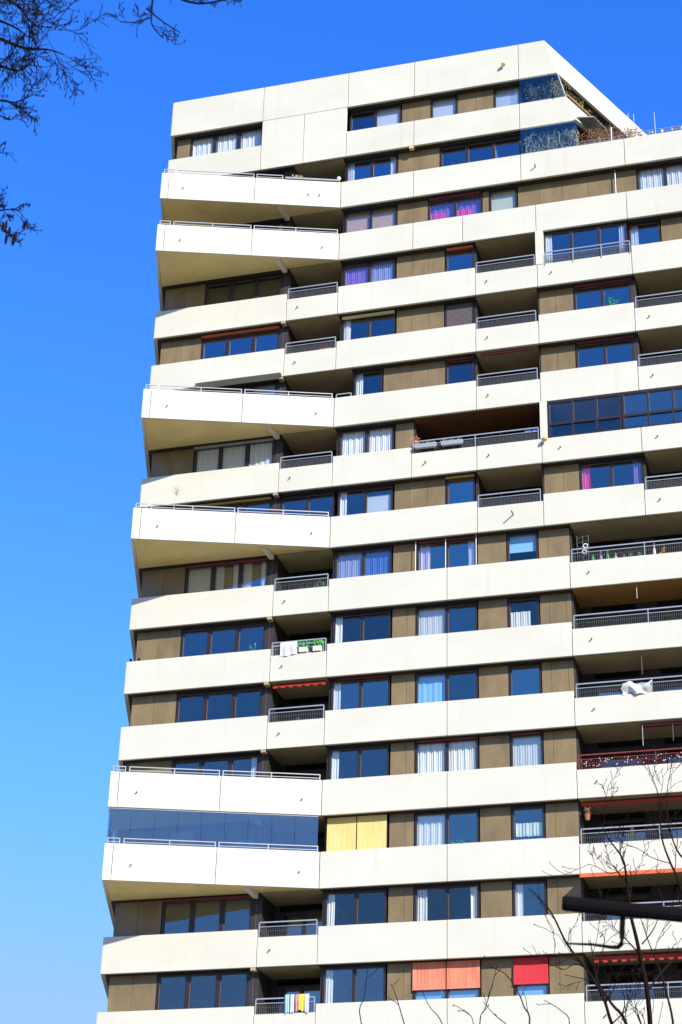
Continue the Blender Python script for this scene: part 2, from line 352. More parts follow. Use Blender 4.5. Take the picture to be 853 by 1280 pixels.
def window(n, x0, x1, panes, y=YW, mull=.12, glass='glass', z0=None, z1=None, fr=.075, name='window', top=.09):
    z0 = zt(n)-.22 if z0 is None else z0; z1 = zb(n-1)-.004 if z1 is None else z1
    k = len(panes); pw = (x1-x0-2*fr-(k-1)*mull)/k; b = MB()
    b.box(x0, x0+fr, y-.03, y+.09, z0, z1); b.box(x1-fr, x1, y-.03, y+.09, z0, z1)
    b.box(x0+fr, x1-fr, y-.02, y+.09, z1-top, z1); b.box(x0+fr, x1-fr, y-.02, y+.09, z0, z0+.07)
    spans = []
    for i in range(k):
        a = x0+fr+i*(pw+mull); spans.append((a, a+pw))
        if i: b.box(a-mull, a, y-.03, y+.09, z0+.07, z1-top)
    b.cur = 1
    for a, c in spans:                     # slim sash edge, its sunlit look put into a lighter grey
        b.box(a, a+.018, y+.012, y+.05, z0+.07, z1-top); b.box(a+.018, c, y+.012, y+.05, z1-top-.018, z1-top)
    w_ = P(b, name, [M['frame'], M['framegrey']])
    b = MB()
    for a, c in spans: b.box(a, c, y+.052, y+.06, z0+.07, z1-top)
    b.build('pane', M[glass], w_)
    yi = y+.105
    for (a, c), t in zip(spans, panes):
        zz0, zz1 = z0+.02, z1-.03; L_ = c-a
        for u in t.split('+'):
            if u == 'c': curtain(w_, a, c, zz0, zz1, 'sheer', yi)
            elif u == 'l': curtain(w_, a, c, zz0, zz1, 'lace', yi, .015)
            elif u == 'cl': curtain(w_, a-.02, a+L_*.26, zz0, zz1, 'sheer', yi)
            elif u == 'cr': curtain(w_, c-L_*.26, c+.02, zz0, zz1, 'sheer', yi)
            elif u == 'll': curtain(w_, a-.02, a+L_*.36, zz0, zz1, 'lace', yi)
            elif u == 'lw': curtain(w_, a, a+L_*.72, zz0, zz0+1.05, 'lace', yi, .02)
            elif u == 'st': curtain(w_, a, a+L_*.42, zz0, zz1, 'pinkish', yi, .04, 5)
            elif u == 'hb': blind(w_, a, c, zz0+.22, zz1-.35, 'greyblind', yi)
            elif u == 'wb': blind(w_, a, c, zz0, zz1, 'greyblind', yi)
            elif u == 'cb': blind(w_, a, c, zz0, zz1, 'creamblind', yi)
            elif u == 'bb': blind(w_, a, c, z0+.85, zz1, 'blueblind', yi)
            elif u == 'fb': curtain(w_, a, c, zz0, zz1, 'blueblind', yi, .012, 5)
            elif u == 'sl': blind(w_, a, c, zz0, zz1, 'beigeblind', yi, slats=True)
            elif u == 'bc': curtain(w_, a, c, zz0, zz1, 'bluecurt', yi)
            elif u == 'lc': curtain(w_, a, c, zz0, zz1, 'lilac', yi, .02)
            elif u == 'pc': curtain(w_, a, c, zz0, zz1, 'purple', yi, .02)
            elif u == 'mg': curtain(w_, a, a+L_*.62, zz0, z0+.92, 'magenta', yi, .03); curtain(w_, a, c, zz0, zz1, 'purple', yi+.08)
            elif u == 'ml': curtain(w_, a, a+L_*.3, zz0, zz1, 'magenta', yi, .04)
            elif u == 'mr': curtain(w_, c-L_*.3, c, zz0, zz1, 'purple', yi, .04)
            elif u == 'va': curtain(w_, a+.02, c-.02, z0+.50, z0+1.0, 'valance', yi, .03, 8)
            elif u == 'lb': blind(w_, a, c, zz0, z0+.9, 'blueblind', yi)
            elif u == 'sh': blind(w_, a-.03, c+.03, z0, z1-.05, 'shutter', y-.01, 'roller_shutter', slats=True); blind(w_, a-.03, c+.03, z0, z1-.05, 'shutter', y+.012, 'roller_shutter')
    return w_, spans
M['pinkish'] = curtain_mat('rose_striped_curtain', (.80, .66, .70), .05)
M['valance'] = curtain_mat('white_green_valance', (.82, .88, .72), .08)
def awbox(n, x0, x1, mt, y=YW, h=.07, par=T):
    b = MB(); b.box(x0, x1, y-.14, y-.035, zb(n-1)-.02-h, zb(n-1)-.02); P(b, 'awning_box', M[mt])
def post(n, x0, x1):
    b = MB(); b.box(x0, x1, YW-.02, YW+.25, zt(n)-.3, zb(n-1)-.004); b.cur = 1; b.box(x0+.17, x0+.19, YW-.03, YW-.021, zt(n)-.3, zb(n-1)-.01); P(b, 'wall_post', [M['dark'], M['framegrey']])

def railing(n, x0, x1, style='grid', ztop=None, y=.05, post_step=2.0, mt='metal', zbot=None):
    zb_ = zt(n)-LOW+.02 if zbot is None else zbot; z1 = zt(n)+.28 if ztop is None else ztop
    b = MB(); x0 += .05; x1 -= .05
    b.box(x0, x1, y-.022, y+.022, z1-.045, z1); b.box(x0, x1, y-.015, y+.015, z1-.20, z1-.175)
    k = max(1, round((x1-x0)/post_step))
    for i in range(k+1): x = x0+(x1-x0)*i/k; b.box(x-.018, x+.018, y-.03, y+.012, zb_-.1, z1-.046)
    r = P(b, 'railing', M[mt]); b = MB()
    st = .055 if style == 'grid' else .07
    x = x0+st
    while x < x1-.02: b.box(x-.005, x+.005, y+.016, y+.026, zb_-.04, z1-.2); x += st
    z = zb_+.03
    while z < z1-.22:
        b.box(x0, x1, y+.028, y+.036, z-.004, z+.004); z += (.055 if style == 'grid' else .2)
    b.build('wire_infill', M['wire' if mt == 'metal' else mt], r)
    return r
def spout(x, n, long=0, y=0, dz=.78, d=(0, -1)):
    z = zt(n)-dz; l = .10+long; b = MB()
    b.tube([(x, y+.02, z), (x+d[0]*l, y+d[1]*l, z-.02)], .028, 8); P(b, 'drain_spout', M['spout'], smooth=False)
def rod(p0, p1, r, name, mt):
    b = MB(); b.tube([p0, p1], r, 6); P(b, name, M[mt])

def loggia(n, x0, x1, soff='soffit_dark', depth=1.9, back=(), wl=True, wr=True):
    zc, zf = zb(n-1), zb(n)+.27
    b = MB()
    segs = []; cur = x0
    for a, c, _ in back: segs.append((cur, a)); cur = c
    segs.append((cur, x1))
    for a, c in segs:
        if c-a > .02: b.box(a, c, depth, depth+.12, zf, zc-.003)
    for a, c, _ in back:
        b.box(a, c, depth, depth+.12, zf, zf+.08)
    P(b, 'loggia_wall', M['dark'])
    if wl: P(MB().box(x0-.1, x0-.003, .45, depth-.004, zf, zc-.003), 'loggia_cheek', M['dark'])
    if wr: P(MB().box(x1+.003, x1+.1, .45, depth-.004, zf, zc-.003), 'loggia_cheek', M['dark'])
    for a, c, pn in back: window(n, a, c, pn, y=depth+.02, z0=zf+.08, z1=zc-.25, glass='glass', name='balcony_window')
    b = MB()
    if soff == 'wood':
        x = x0
        while x < x1-.02: b.box(x+.004, min(x+.11, x1-.004), .14, depth-.01, zc-.03, zc-.006); x += .114
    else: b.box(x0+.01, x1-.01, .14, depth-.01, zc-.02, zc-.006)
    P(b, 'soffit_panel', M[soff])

PL = [-8.2, -7.25, -6.3]; WL = (-6.26, -2.71)
def leftwing(n, panes, awn=None):
    clad(n, PL); window(n, *WL, panes, mull=.17); post(n, -2.71, -2.31)
    if awn: awbox(n, WL[0], WL[1], awn)
AB = (.12, 2.47)
# storey 1
clad(1, [-8.2, -7.54]); window(1, -7.52, -3.97, ['c', 'c', 'c'], mull=.17)
window(1, .2, 2.62, ['-', 'wb']); clad(1, [2.65, 3.21, 3.98]); window(1, 4.0, 5.2, ['wb']); clad(1, [5.22, 6.05, 6.87]); window(1, 6.89, 8.1, ['wb+cr'])
# storey 2
clad(2, PL); window(2, -6.26, -2.9, ['-', '-', '-'], mull=.17); loggia(2, -2.31, .02, back=[(-2.2, -1.0, ['-'])]); post(2, -2.9, -2.31)
window(2, .1, 2.47, ['cl', 'cr']); clad(2, [2.5, 3.51, 4.4]); window(2, 4.43, 8.05, ['-', '-', '-'])
# storey 3
leftwing(3, ['-', '-', 'cr']); loggia(3, -2.31, .02, back=[(-2.1, -.2, ['-', '-'])])
window(3, .11, 2.47, ['sl', 'sl']); clad(3, [2.5, 3.21, 3.88]); window(3, 3.9, 6.3, ['mg', 'mg']); awbox(3, 3.95, 6.25, 'redrail'); clad(3, [6.32, 6.6]); window(3, 6.62, 7.84, ['cb'])
clad(3, [7.88, 8.82, 9.83, 10.93, 12.12, 13.0]); window(3, 13.03, 15.4, ['c', 'c']); clad(3, [15.45, 16.5, 17.5, 18.5, 20, 21.8]); rod((12.12, .26, zt(3)-.2), (12.12, .26, zb(2)), .025, 'drain_pipe', 'metal')
# storey 4
leftwing(4, ['-', '-', '-']); loggia(4, XW, .02, back=[(-2.1, -.2, ['-', '-'])])
window(4, .12, 2.44, ['pc', 'lc']); clad(4, [2.5, 3.22, 3.93, 4.63]); window(4, 4.68, 5.92, ['-']); awbox(4, 4.75, 5.9, 'orange')
loggia(4, 6.02, 8.60, back=[(6.3, 8.2, ['-', '-'])])
window(4, 8.96, 12.5, ['cl', '-', 'cr'], z0=zt(4)-.5, y=.2); window(4, 12.55, 13.86, ['cl']); clad(4, [13.9, 14.78, 15.6, 16.5, 18, 20, 21.8])
# storey 5
leftwing(5, ['-', '-', '-'], 'orange'); loggia(5, XW, .02, back=[(-2.1, -.2, ['-', '-'])])
window(5, .12, 2.47, ['cl', '-']); awbox(5, .15, 2.45, 'soffit', h=.1); clad(5, [2.53, 3.2, 3.95, 4.61]); window(5, 4.65, 5.9, ['sh'])
loggia(5, 6.02, 8.62, back=[(6.3, 8.2, ['-', '-'])]); clad(5, [8.69, 9.38, 10.12]); window(5, 10.15, 12.5, ['-', '-']); awbox(5, 10.2, 12.6, 'redrail', h=.05); post(5, 12.5, 12.68)
# storey 6
leftwing(6, ['-', '-', 'l']); loggia(6, XW, .66, back=[(-2.1, -.2, ['-', '-'])])
window(6, .72, 1.96, ['cl']); clad(6, [2.0, 3.19, 3.93, 4.66]); window(6, 4.68, 5.9, ['-']); awbox(6, 4.7, 5.9, 'redrail', h=.05)
loggia(6, 6.02, 8.62, back=[(6.3, 8.2, ['-', '-'])]); clad(6, [8.69, 9.37, 10.12]); window(6, 10.15, 12.5, ['-', '-']); awbox(6, 10.2, 12.6, 'redrail', h=.04); post(6, 12.5, 12.68)
# storey 7
leftwing(7, ['c', 'c', 'c'], 'metal'); loggia(7, XW, .02, back=[(-2.1, -.2, ['-', '-'])])
window(7, .14, 2.49, ['c', 'c']); clad(7, [2.55, 3.33]); loggia(7, 3.42, 8.60, soff='wood', back=[(3.9, 5.8, ['-', '-']), (6.4, 8.2, ['-', '-'])])
# storey 8
leftwing(8, ['-', '-', '-'], 'mustard'); window(8, -2.28, .0, ['-', '-'], glass='glass')
window(8, .16, 2.48, ['cl', 'hb']); clad(8, [2.55, 3.19, 3.92, 4.66]); window(8, 4.7, 5.88, ['-']); awbox(8, 4.7, 5.88, 'mustard', h=.05)
loggia(8, 6.02, 8.62, back=[(6.3, 8.2, ['-', '-'])]); clad(8, [8.69, 9.46, 10.1]); window(8, 10.12, 12.6, ['ml', 'mr'])
# right loggias of storeys 5..8
for n in (5, 6, 8): loggia(n, XF+.06, 17.5, back=[(13.1, 14.3, ['-']), (14.9, 17.0, ['-', '-'])])
# storeys 9..16
LP = {9: ['l', 'll+cr', 'll+cr'], 10: ['-', '-', '-'], 11: ['-', '-', '-'], 12: ['-', '-', 'cr'], 13: ['wb', '-', '-'], 14: ['-', '-', '-'], 15: ['-', '-', '-'], 16: ['c', 'c', '-']}
AP = {9: ['lc', 'bc'], 10: ['cl', '-'], 11: ['cl', '-'], 12: ['cl', '-'], 13: ['-', '-'], 14: ['cl', '-'], 15: ['cl', '-'], 16: ['-', '-']}
GP = {9: ['st', 'cr'], 10: ['l', '-'], 11: ['fb', '-'], 12: ['c', 'c'], 13: ['c', '-'], 14: ['ll', 'cr'], 15: ['lb', 'lb'], 16: ['c', '-']}
SP = {9: ['bb'], 10: ['lw'], 11: ['-'], 12: ['l'], 13: ['va'], 14: ['cl'], 15: ['lb'], 16: ['-']}
for n in range(9, 17):
    leftwing(n, LP[n], {9: 'redrail', 14: 'redrail'}.get(n)); loggia(n, XW, .02, back=[(-2.1, -.2, ['-', '-'])])
    window(n, AB[0], AB[1], AP[n]); clad(n, [2.53, 3.13 if n > 9 else 3.45, 3.47])
    window(n, 3.5, 5.93, GP[n]); clad(n, [5.97, 7.12]); window(n, 7.15, 8.37, SP[n]); clad(n, [8.4, 8.77]+([9.42] if n in (10, 11) else [])+[9.62])
    loggia(n, 9.7, 17.5, soff='soffit_orange' if n == 10 else 'soffit_dark', back=[(10.2, 11.9, ['-']), (12.7, 15.1, ['-', '-']), (15.6, 17, ['-'])])
    if n in (9, 12): awbox(n, 3.6, 5.9, 'redrail', h=.045)
    if n == 12: awbox(n, 7.2, 8.3, 'redrail', h=.045)
    if n == 11: awbox(n, .3, 2.4, 'redrail', h=.03)
# lower storeys under the picture
b = MB()
for n in range(17, 21): b.box(XL, XR, 0, .12, zb(n), zt(n))
P(b, 'lower_band', M['band'])
b = MB(); b.box(-8.1, XR-.2, .3, .4, 0, zb(16)); P(b, 'lower_wall', M['bronze'])
# rooms behind the glass
b = MB()
for n in range(1, 17):
    zc, zf = zb(n-1), zb(n)+.27
    xr = 9.2 if n < 3 else 21.7
    b.cur = 0; b.box(-8.1, xr, 4.6, 4.7, zf, zc)
    for x in (-2.5, .04, 2.98, 4.6 if n < 9 else 3.3, 6.6, 8.6, 12.6 if n < 9 else 9.62):
        if x < xr: b.box(x, x+.06, 2.05, 4.6, zf, zc)
    for x, ok in ((2.75, 1), (3.42, n in (1, 2, 3) or n > 8), (4.55, n in (4, 5, 6, 8)), (9.9, n in (5, 6, 8)), (6.9, n > 8 or n < 4)):
        if ok: b.box(x-.03, x+.03, .6, 2.05, zf, zc)
    b.cur = 1; b.box(-8.1, xr, .6, 4.6, zf+.002, zf+.02)
P(b, 'interior_wall', [M['room'], M['floor']])

# enclosures ----------------------------------------------------------
def glazed(name, x0, x1, z0, z1, y, k, glass, mt='metal', xs_top=None):
    b = MB(); b.box(x0, xs_top or x1, y-.01, y+.03, z1-.03, z1); b.box(x0, x1, y-.01, y+.03, z0, z0+.025)
    f = P(b, name, M[mt]); b = MB(); xt_ = xs_top or x1
    for i in range(k):
        a0, a1 = x0+(x1-x0)*i/k+.006, x0+(x1-x0)*(i+1)/k-.006; t0, t1 = x0+(xt_-x0)*i/k+.006, x0+(xt_-x0)*(i+1)/k-.006
        b.quadbox([(a0, y, z0+.025), (a1, y, z0+.025), (a1, y+.01, z0+.025), (a0, y+.01, z0+.025), (t0, y, z1-.03), (t1, y, z1-.03), (t1, y+.01, z1-.03), (t0, y+.01, z1-.03)])
    b.build('glass_pane', M[glass], f); return f
glazed('winter_garden', 8.12, 10.15, zt(1)+.02, zb(0)-.01, .04, 2, 'glass_green', xs_top=9.82)
glazed('winter_garden', 8.12, 10.62, zt(2)+.02, zb(1)-.01, .04, 3, 'glass_green')
b = MB(); b.tube([(10.17, .04, zt(1)), (9.83, .04, zb(0))], .035, 6); P(b, 'winter_garden_edge', M['metal'])
# dark window wall inside the winter gardens
b = MB(); b.box(8.15, 9.3, 1.9, 2.0, zb(1)+.27, zb(0)-.01); b.box(8.15, 9.9, 2.0, 2.1, zb(2)+.27, zb(1)-.01); b.box(8.06, 8.12, .45, 1.5, zb(2)+.27, zb(0)); P(b, 'penthouse_wall', M['dark'])
# angled glass front of storey 13
b = MB(); angseg(b, .1, 7.95, .05, .09, zb(12)-.045, zb(12)-.012); angseg(b, .1, 7.95, .05, .09, zt(13)+.002, zt(13)+.03); f = P(b, 'balcony_glazing', M['metal'])
b = MB(); k = 9
for i in range(k): angseg(b, .1+7.85*i/k+.006, .1+7.85*(i+1)/k-.006, .065, .075, zt(13)+.03, zb(12)-.045)
e = AD*7.95
b.prism([(e.x+.03, e.y+.08), (e.x+.04, e.y+.08), (XL+.05, -.02), (XL+.04, -.02)], zt(13)+.03, zb(12)-.045)
b.build('glass_pane', M['glass_deep'], f)
# storey 7 right: white surround and two-row glazing
b = MB(); b.box(8.66, 8.95, -.02, .5, zt(7)-LOW-.0, zb(6)-.003); P(b, 'white_surround', M['band'])
b = MB(); b.box(8.66, 8.99, -.02, .19, zt(4)-LOW+.0, zb(3)-.003); P(b, 'white_surround', M['band'])
z0, z1 = zt(7)-LOW+.01, zb(6)-.01; zm = z0+.62
for x0, x1, k in ((8.97, 11.93, 3), (11.96, 15.0, 3), (15.03, 18.0, 3)):
    b = MB(); mu = .08; pw = (x1-x0-mu*(k+1))/k
    b.box(x0, x1, .02, .12, z1-.1, z1); b.box(x0, x1, .02, .12, z0, z0+.06); b.box(x0+mu, x1-mu, .02, .12, zm-.05, zm+.05)
    for i in range(k+1): a = x0+i*(pw+mu); b.box(a, a+mu, .015, .125, z0+.06, z1-.1)
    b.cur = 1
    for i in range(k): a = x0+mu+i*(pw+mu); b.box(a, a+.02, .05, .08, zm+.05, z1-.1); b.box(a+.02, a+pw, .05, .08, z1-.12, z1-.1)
    f = P(b, 'balcony_glazing', [M['frame'], M['framegrey']]); b = MB()
    for i in range(k): a = x0+mu+i*(pw+mu); b.box(a, a+pw, .081, .09, z0+.06, zm-.05); b.box(a, a+pw, .081, .09, zm+.05, z1-.12)
    b.build('glass_pane', M['glass'], f)
loggia(7, 9.0, 17.5, back=[(9.5, 11.4, ['-', '-']), (12.5, 14.6, ['-', '-'])])
# railings ------------------------------------------------------------
for n in (4, 5, 7, 9, 10, 11, 14, 15, 16): railing(n, XW, 0, 'bars' if n > 8 else 'grid', post_step=2.4)
railing(10, XW+.02, -.1, ztop=zt(10)+.2, y=.12, mt='metal')
for n in (4, 5, 6, 8): railing(n, XC, XD-.06, 'grid', post_step=2.7)
railing(4, 9.0, XF, 'grid', y=-.0, post_step=1.2)
railing(7, 3.36, 8.62, 'grid', post_step=2.6)
for n in (5, 6, 8): railing(n, XF+.02, 21, 'grid', post_step=2.8)
for n in range(9, 17): railing(n, XE+.04, 21, 'bars', post_step=2.9, mt='redrail' if n == 12 else 'metal')
def angrail(n, s0, s1):
    b = MB(); z = zt(n)
    angseg(b, s0, s1, .03, .06, z+.20, z+.235); angseg(b, s0, s1, .035, .055, z+.07, z+.095)
    k = max(1, round((s1-s0)/1.9))
    for i in range(k+1): s = s0+(s1-s0)*i/k; s = min(max(s, s0+.02), s1-.02); angseg(b, s-.018, s+.018, .028, .062, z-.05, z+.199)
    P(b, 'railing', M['metal'])
for n in ANG:
    if n == 2: angrail(n, 2.6, 3.78)
    else: angrail(n, .08, 3.78)
    angrail(n, 3.88, 7.3); angrail(n, 7.42, 7.9)
    b = MB(); e = AD*7.93
    for zz in (.20, .07): b.prism([(e.x+.06, e.y+.04), (e.x+.09, e.y+.05), (XL+.12, -.05), (XL+.09, -.05)], zt(n)+zz, zt(n)+zz+.03)
    P(b, 'railing', M['metal'])
    for s in ((.75, 6.95) if n != 2 else (.95, 1.45, 7.0)):
        q = AD*s; spout(q.x, n, y=q.y, d=(-AN.x, -AN.y))
railing(6, .02, .76, 'bars', ztop=zt(6)+.2, zbot=zt(6)+.01)
for n in (4, 5, 7, 9, 10, 11, 14, 15): spout(-1.8, n)
for n in (4, 5, 6, 7): spout(6.55, n)
spout(7.5, 8, long=.28); spout(3.95, 7, long=.05)
for n in (4, 5, 6, 8): spout(9.3 if n == 4 else 13.25, n)
spout(9.45, 7); spout(13.3, 7); spout(8.75, 2, long=.1)
for n in range(9, 16): spout(10.4, n)
# lamps and small boxes on the facade
def wlamp(x, z, mt='soffit'):
    b = MB(); b.box(x-.05, x+.05, -.05, -.003, z-.05, z+.05); b.cur = 1; b.lathe((x, -.17, z-.06), [(.03, .1), (.09, .02), (.1, -.05)], 10); b.box(x-.02, x+.02, -.17, -.05, z-.01, z+.02)
    P(b, 'wall_lamp', [M['framegrey'], M[mt]])
wlamp(7.45, Z0-.45); wlamp(8.85, zt(7)-.35, 'mustard')
b = MB(); b.box(3.1, 3.3, .02, .22, zb(1)-.1, zb(1)-.004); P(b, 'sensor_box', M['soffit'])
# cassette awning of storey 6 left, half out under band 5
b = MB(); b.quadbox([(-6.2, -.26, zb(5)+.03), (-2.35, -.26, zb(5)+.03), (-2.35, .1, zb(5)-.05), (-6.2, .1, zb(5)-.05), (-6.2, -.26, zb(5)+.17), (-2.35, -.26, zb(5)+.17), (-2.35, -.003, zb(5)+.2), (-6.2, -.003, zb(5)+.2)]); P(b, 'awning_cassette', M['band'])
# awnings in the loggias
def awning(n, x0, x1, out, drop, mt, val=.12, scal=True, y0=.35):
    b = MB(); z = zb(n-1)-.06; k = int((x1-x0)/.16)
    b.quadbox([(x0, -out, z-drop), (x1, -out, z-drop), (x1, y0, z), (x0, y0, z), (x0, -out, z-drop+.015), (x1, -out, z-drop+.015), (x1, y0, z+.015), (x0, y0, z+.015)])
    for i in range(k):
        a, c = x0+(x1-x0)*i/k, x0+(x1-x0)*(i+1)/k; v = val*(.65 if i % 2 else 1) if scal else val
        b.box(a, c, -out-.006, -out+.004, z-drop-v, z-drop)
    P(b, 'awning', M[mt])
awning(11, -2.2, -.05, -.2, .05, 'red', y0=.6); awning(12, 12.0, 21, -.2, .03, 'redrail', .06, False, y0=.6); awning(13, 9.75, 21, -.3, .04, 'red', .12, False, y0=.8)
awning(14, 9.7, 21, .30, .06, 'orange', .10, False); awning(15, 10.0, 21, -.3, .05, 'red', .2, y0=.8)
awning(6, 6.2, 8.6, -.16, .03, 'redrail', .04, False)
# outside blinds
def screen(x0, x1, n, frac, mt, k=2, y=.16):
    z1 = zb(n-1)-.02; z0 = z1-(1.40*frac)
    for i in range(k):
        a, c = x0+(x1-x0)*i/k+.02, x0+(x1-x0)*(i+1)/k-.02
        b = MB(); b.grid(lambda u, v: (a+(c-a)*u, y+.02*math.sin(u*3.1)*math.sin(v*3.1), z0+(z1-z0)*v), 8, 8); b.box(a, c, y-.02, y+.02, z0-.035, z0)
        P(b, 'roller_blind', M[mt])
screen(.12, 2.47, 13, 1.05, 'yellow', y=.33); screen(3.47, 5.96, 15, .68, 'salmon', y=.33); screen(7.12, 8.4, 15, .64, 'scarlet', 1, y=.33)
for x, n, ya, yb in ((12.15, 10, .1, .6), (12.2, 11, .1, .9), (12.1, 12, .15, .9), (13.2, 12, .15, .8)):
    rod((x, .2, zb(n-1)-ya+.1), (x, .2, zb(n-1)-yb), .011, 'crank_rod', 'framegrey' if x > 12.18 else 'metal')
rod((3.5, .22, zt(9)), (3.5, .22, zb(8)), .016, 'guide_rail', 'white'); rod((4.72, .22, zt(9)), (4.72, .22, zb(8)), .016, 'guide_rail', 'white'); rod((5.95, .22, zt(9)), (5.95, .22, zb(8)), .016, 'guide_rail', 'white')
# terrace railing on the right
b = MB(); zr = zt(2)
for zz in (.18, .30): b.tube([(12.7, .1, zr+zz), (21, .1, zr+zz)], .018, 6)
for i in range(9): b.tube([(12.75+i*.95, .1, zr-.02), (12.75+i*.95, .1, zr+.32)], .018, 5)
P(b, 'railing', M['metal'])
b = MB()
for zz in (.12, .26): b.tube([(10.7, .1, zr+zz), (12.65, .1, zr+zz)], .014, 6)
for i in range(10): b.tube([(10.7+i*.21, .1, zr-.02), (10.7+i*.21, .1, zr+.26)], .008, 4)
P(b, 'railing', M['metal'])
rod((12.05, .25, zr-.1), (12.05, .25, zr+.9), .035, 'terrace_post', 'metal')

# ------------------------------------------------------------------ separate things on the tower
def vines(name, label, x0, x1, y0, y1, z0, z1, cnt, mt, hang=.6, slope=None, leafs=0, ys=0):
    b = MB(); ox = ((x0+x1)/2, (y0+y1)/2, z0)
    for i in range(cnt):
        x = random.uniform(x0, x1); y = random.uniform(y0, y1); top = z1 if slope is None else z1+slope*(x-x0)
        if top < z0+.1: continue
        up = random.random() < .5; p = Vector((x, y, top if not up else z0)); pts = [p.copy()]; L_ = random.uniform(.3, 1)*(top-z0); st = L_/7
        d = Vector((random.gauss(0, .5), random.gauss(0, .2), -1 if not up else 1))
        for k in range(7):
            d += Vector((random.gauss(0, .45), random.gauss(0, .2), random.gauss(0, .3))); d.normalize(); p = p+d*st
            p.x = min(max(p.x, x0), x1); p.y = min(max(p.y, y0), y1); p.z = min(max(p.z, z0), top); pts.append(p.copy())
        b.tube(pts, [.012*random.uniform(.5, 1.4)]*4+[.006]*4, 4)
        for q in pts[2:]:
            for _ in range(leafs): b.leaf(q+Vector((random.gauss(0, .07), random.gauss(0, .05), random.gauss(0, .07))), random.uniform(.02, .045))
    return tag(sub(b, ox).build(name, M[mt]), label, 'climbing plant')
def placed(o, loc): o.location = loc; return o
placed(vines('climbing_plant', 'leafless climber behind the sloping top corner glass of the tower', 8.3, 10.0, .25, .9, zt(1)-.1, zb(0)-.1, 130, 'vine2', leafs=1), (9.15, .575, zt(1)-.1))
placed(vines('climbing_plant', 'pale dry climber behind the greenish corner glass above the terrace', 8.3, 10.55, .25, .9, zt(2)-.3, zb(1)-.1, 190, 'straw', leafs=2), (9.425, .575, zt(2)-.3))
placed(vines('climbing_plant', 'thick brown bare climber under the grey canopy on the terrace', 10.7, 13.3, .45, 1.8, zt(2)-.3, zb(1)+.05, 420, 'vine', slope=-.22, leafs=3), (12.0, 1.125, zt(2)-.3))
# mossy climber in the slot of the sloping end
b = MB()
for i in range(260):
    t = random.uniform(0, 4.2); z = random.uniform(zt(1)-.1, zb(0)); fx = 9.75+(zb(0)-z)*.27
    p = Vector((fx-.2-random.random()*.3, 0, z))+D*t; b.tube([p, p+Vector((random.gauss(0, .1), random.gauss(0, .15), random.uniform(-.2, .2))), p+Vector((random.gauss(0, .15), random.gauss(0, .2), random.uniform(-.4, .3)))], .012, 4)
    for _ in range(3): b.leaf(p+Vector((random.gauss(0, .1), random.gauss(0, .1), random.gauss(0, .1))), .05)
placed(tag(sub(b, (10.6, 2, zt(1))).build('climbing_plant', M['vine2']), 'mossy climber filling the slot under the sloping roof edge', 'climbing plant'), (10.6, 2, zt(1)))

def potplant(label, loc, h, r, lm='leaf', pm='pot', stems=9, leaves=90, lsz=.05, name='potted_plant', potr=.11, poth=.2):
    t = thing(name, label, 'plant', loc)
    b = MB(); b.lathe((0, 0, 0), [(potr*.7, 0), (potr, poth), (potr*1.08, poth), (potr*1.08, poth+.03), (potr*.9, poth+.03)], 12); b.build('pot', M[pm], t)
    b = MB()
    for i in range(stems):
        a = random.uniform(0, 6.28); p = Vector((0, 0, poth)); q = Vector((math.cos(a)*r*random.random(), math.sin(a)*r*random.random(), poth+h*random.uniform(.6, 1)))
        b.tube([p, (p+q)/2+Vector((0, 0, .05)), q], [.008, .006, .003], 4)
    for i in range(leaves):
        u = random.random()**.6; a = random.uniform(0, 6.28); rr = r*random.random()**.5*(.4+.6*u)
        b.leaf((math.cos(a)*rr, math.sin(a)*rr, poth+h*u), lsz*random.uniform(.6, 1.3))
    b.build('foliage', M[lm], t); return t
def loc(px, py, Y, dz=0): p = at(px, py, Y); return (p.x, p.y, p.z+dz)
zt2 = zt(2)
potplant('clump of pale dry grass in a pot on the top left angled balcony', (-2.0, -.2, zt2-.12), .42, .28, 'straw', 'planter', 20, 160, .06)
t = thing('air_conditioner', 'grey slatted air conditioner box standing behind the top left angled balcony parapet', 'air conditioner', (-1.3, -.05, zt2-.15))
b = MB(); b.box(-.26, .26, 0, .3, 0, .5); b.build('casing', M['zinc'], t, bevel=.02); b = MB()
for i in range(8): b.box(-.2, .2, -.015, -.002, .06+i*.05, .085+i*.05)
b.build('grille', M['framegrey'], t)
b = MB(); angseg(b, .08, 2.5, -.06, .24, zt2+.012, zt2+.10)
placed(tag(sub(b, (-1.2, -.4, zt2)).build('planter_box', M['zinc'], bevel=.01), 'long weathered grey trough lying on the top left balcony parapet', 'planter'), (-1.2, -.4, zt2))
b = MB(); b.lathe((0, 0, 0), [(.02, 0), (.08, .04), (.1, .11), (.07, .18), (.02, .2)], 12); placed(tag(b.build('garden_globe', M['white'], smooth=True), 'white globe at the right end of the grey trough', 'garden globe'), (-.12, -.0, zt2+.10))
# dry plant in front of band 7
q = AD*6.5
t = thing('dry_plant', 'bare pale little tree standing on the angled balcony below the tower middle left', 'plant', (q.x, q.y+.35, zt(8)-.45))
b = MB(); b.lathe((0, 0, 0), [(.1, 0), (.14, .25), (.12, .26)], 10); b.build('pot', M['pot'], t)
b = MB(); b.tube([(0, 0, .2), (.02, 0, 1.0), (.10, 0, 1.45)], [.015, .012, .01], 5)
for i in range(26):
    a = random.uniform(0, 6.28); p = Vector((.05+.05*random.random(), 0, random.uniform(1.25, 1.5))); e = p+Vector((math.cos(a)*random.uniform(.15, .4), math.sin(a)*.2, random.uniform(-.05, .3))); b.tube([p, (p+e)/2+Vector((0, 0, .03)), e], [.007, .006, .004], 4)
b.build('branches', M['straw'], t)
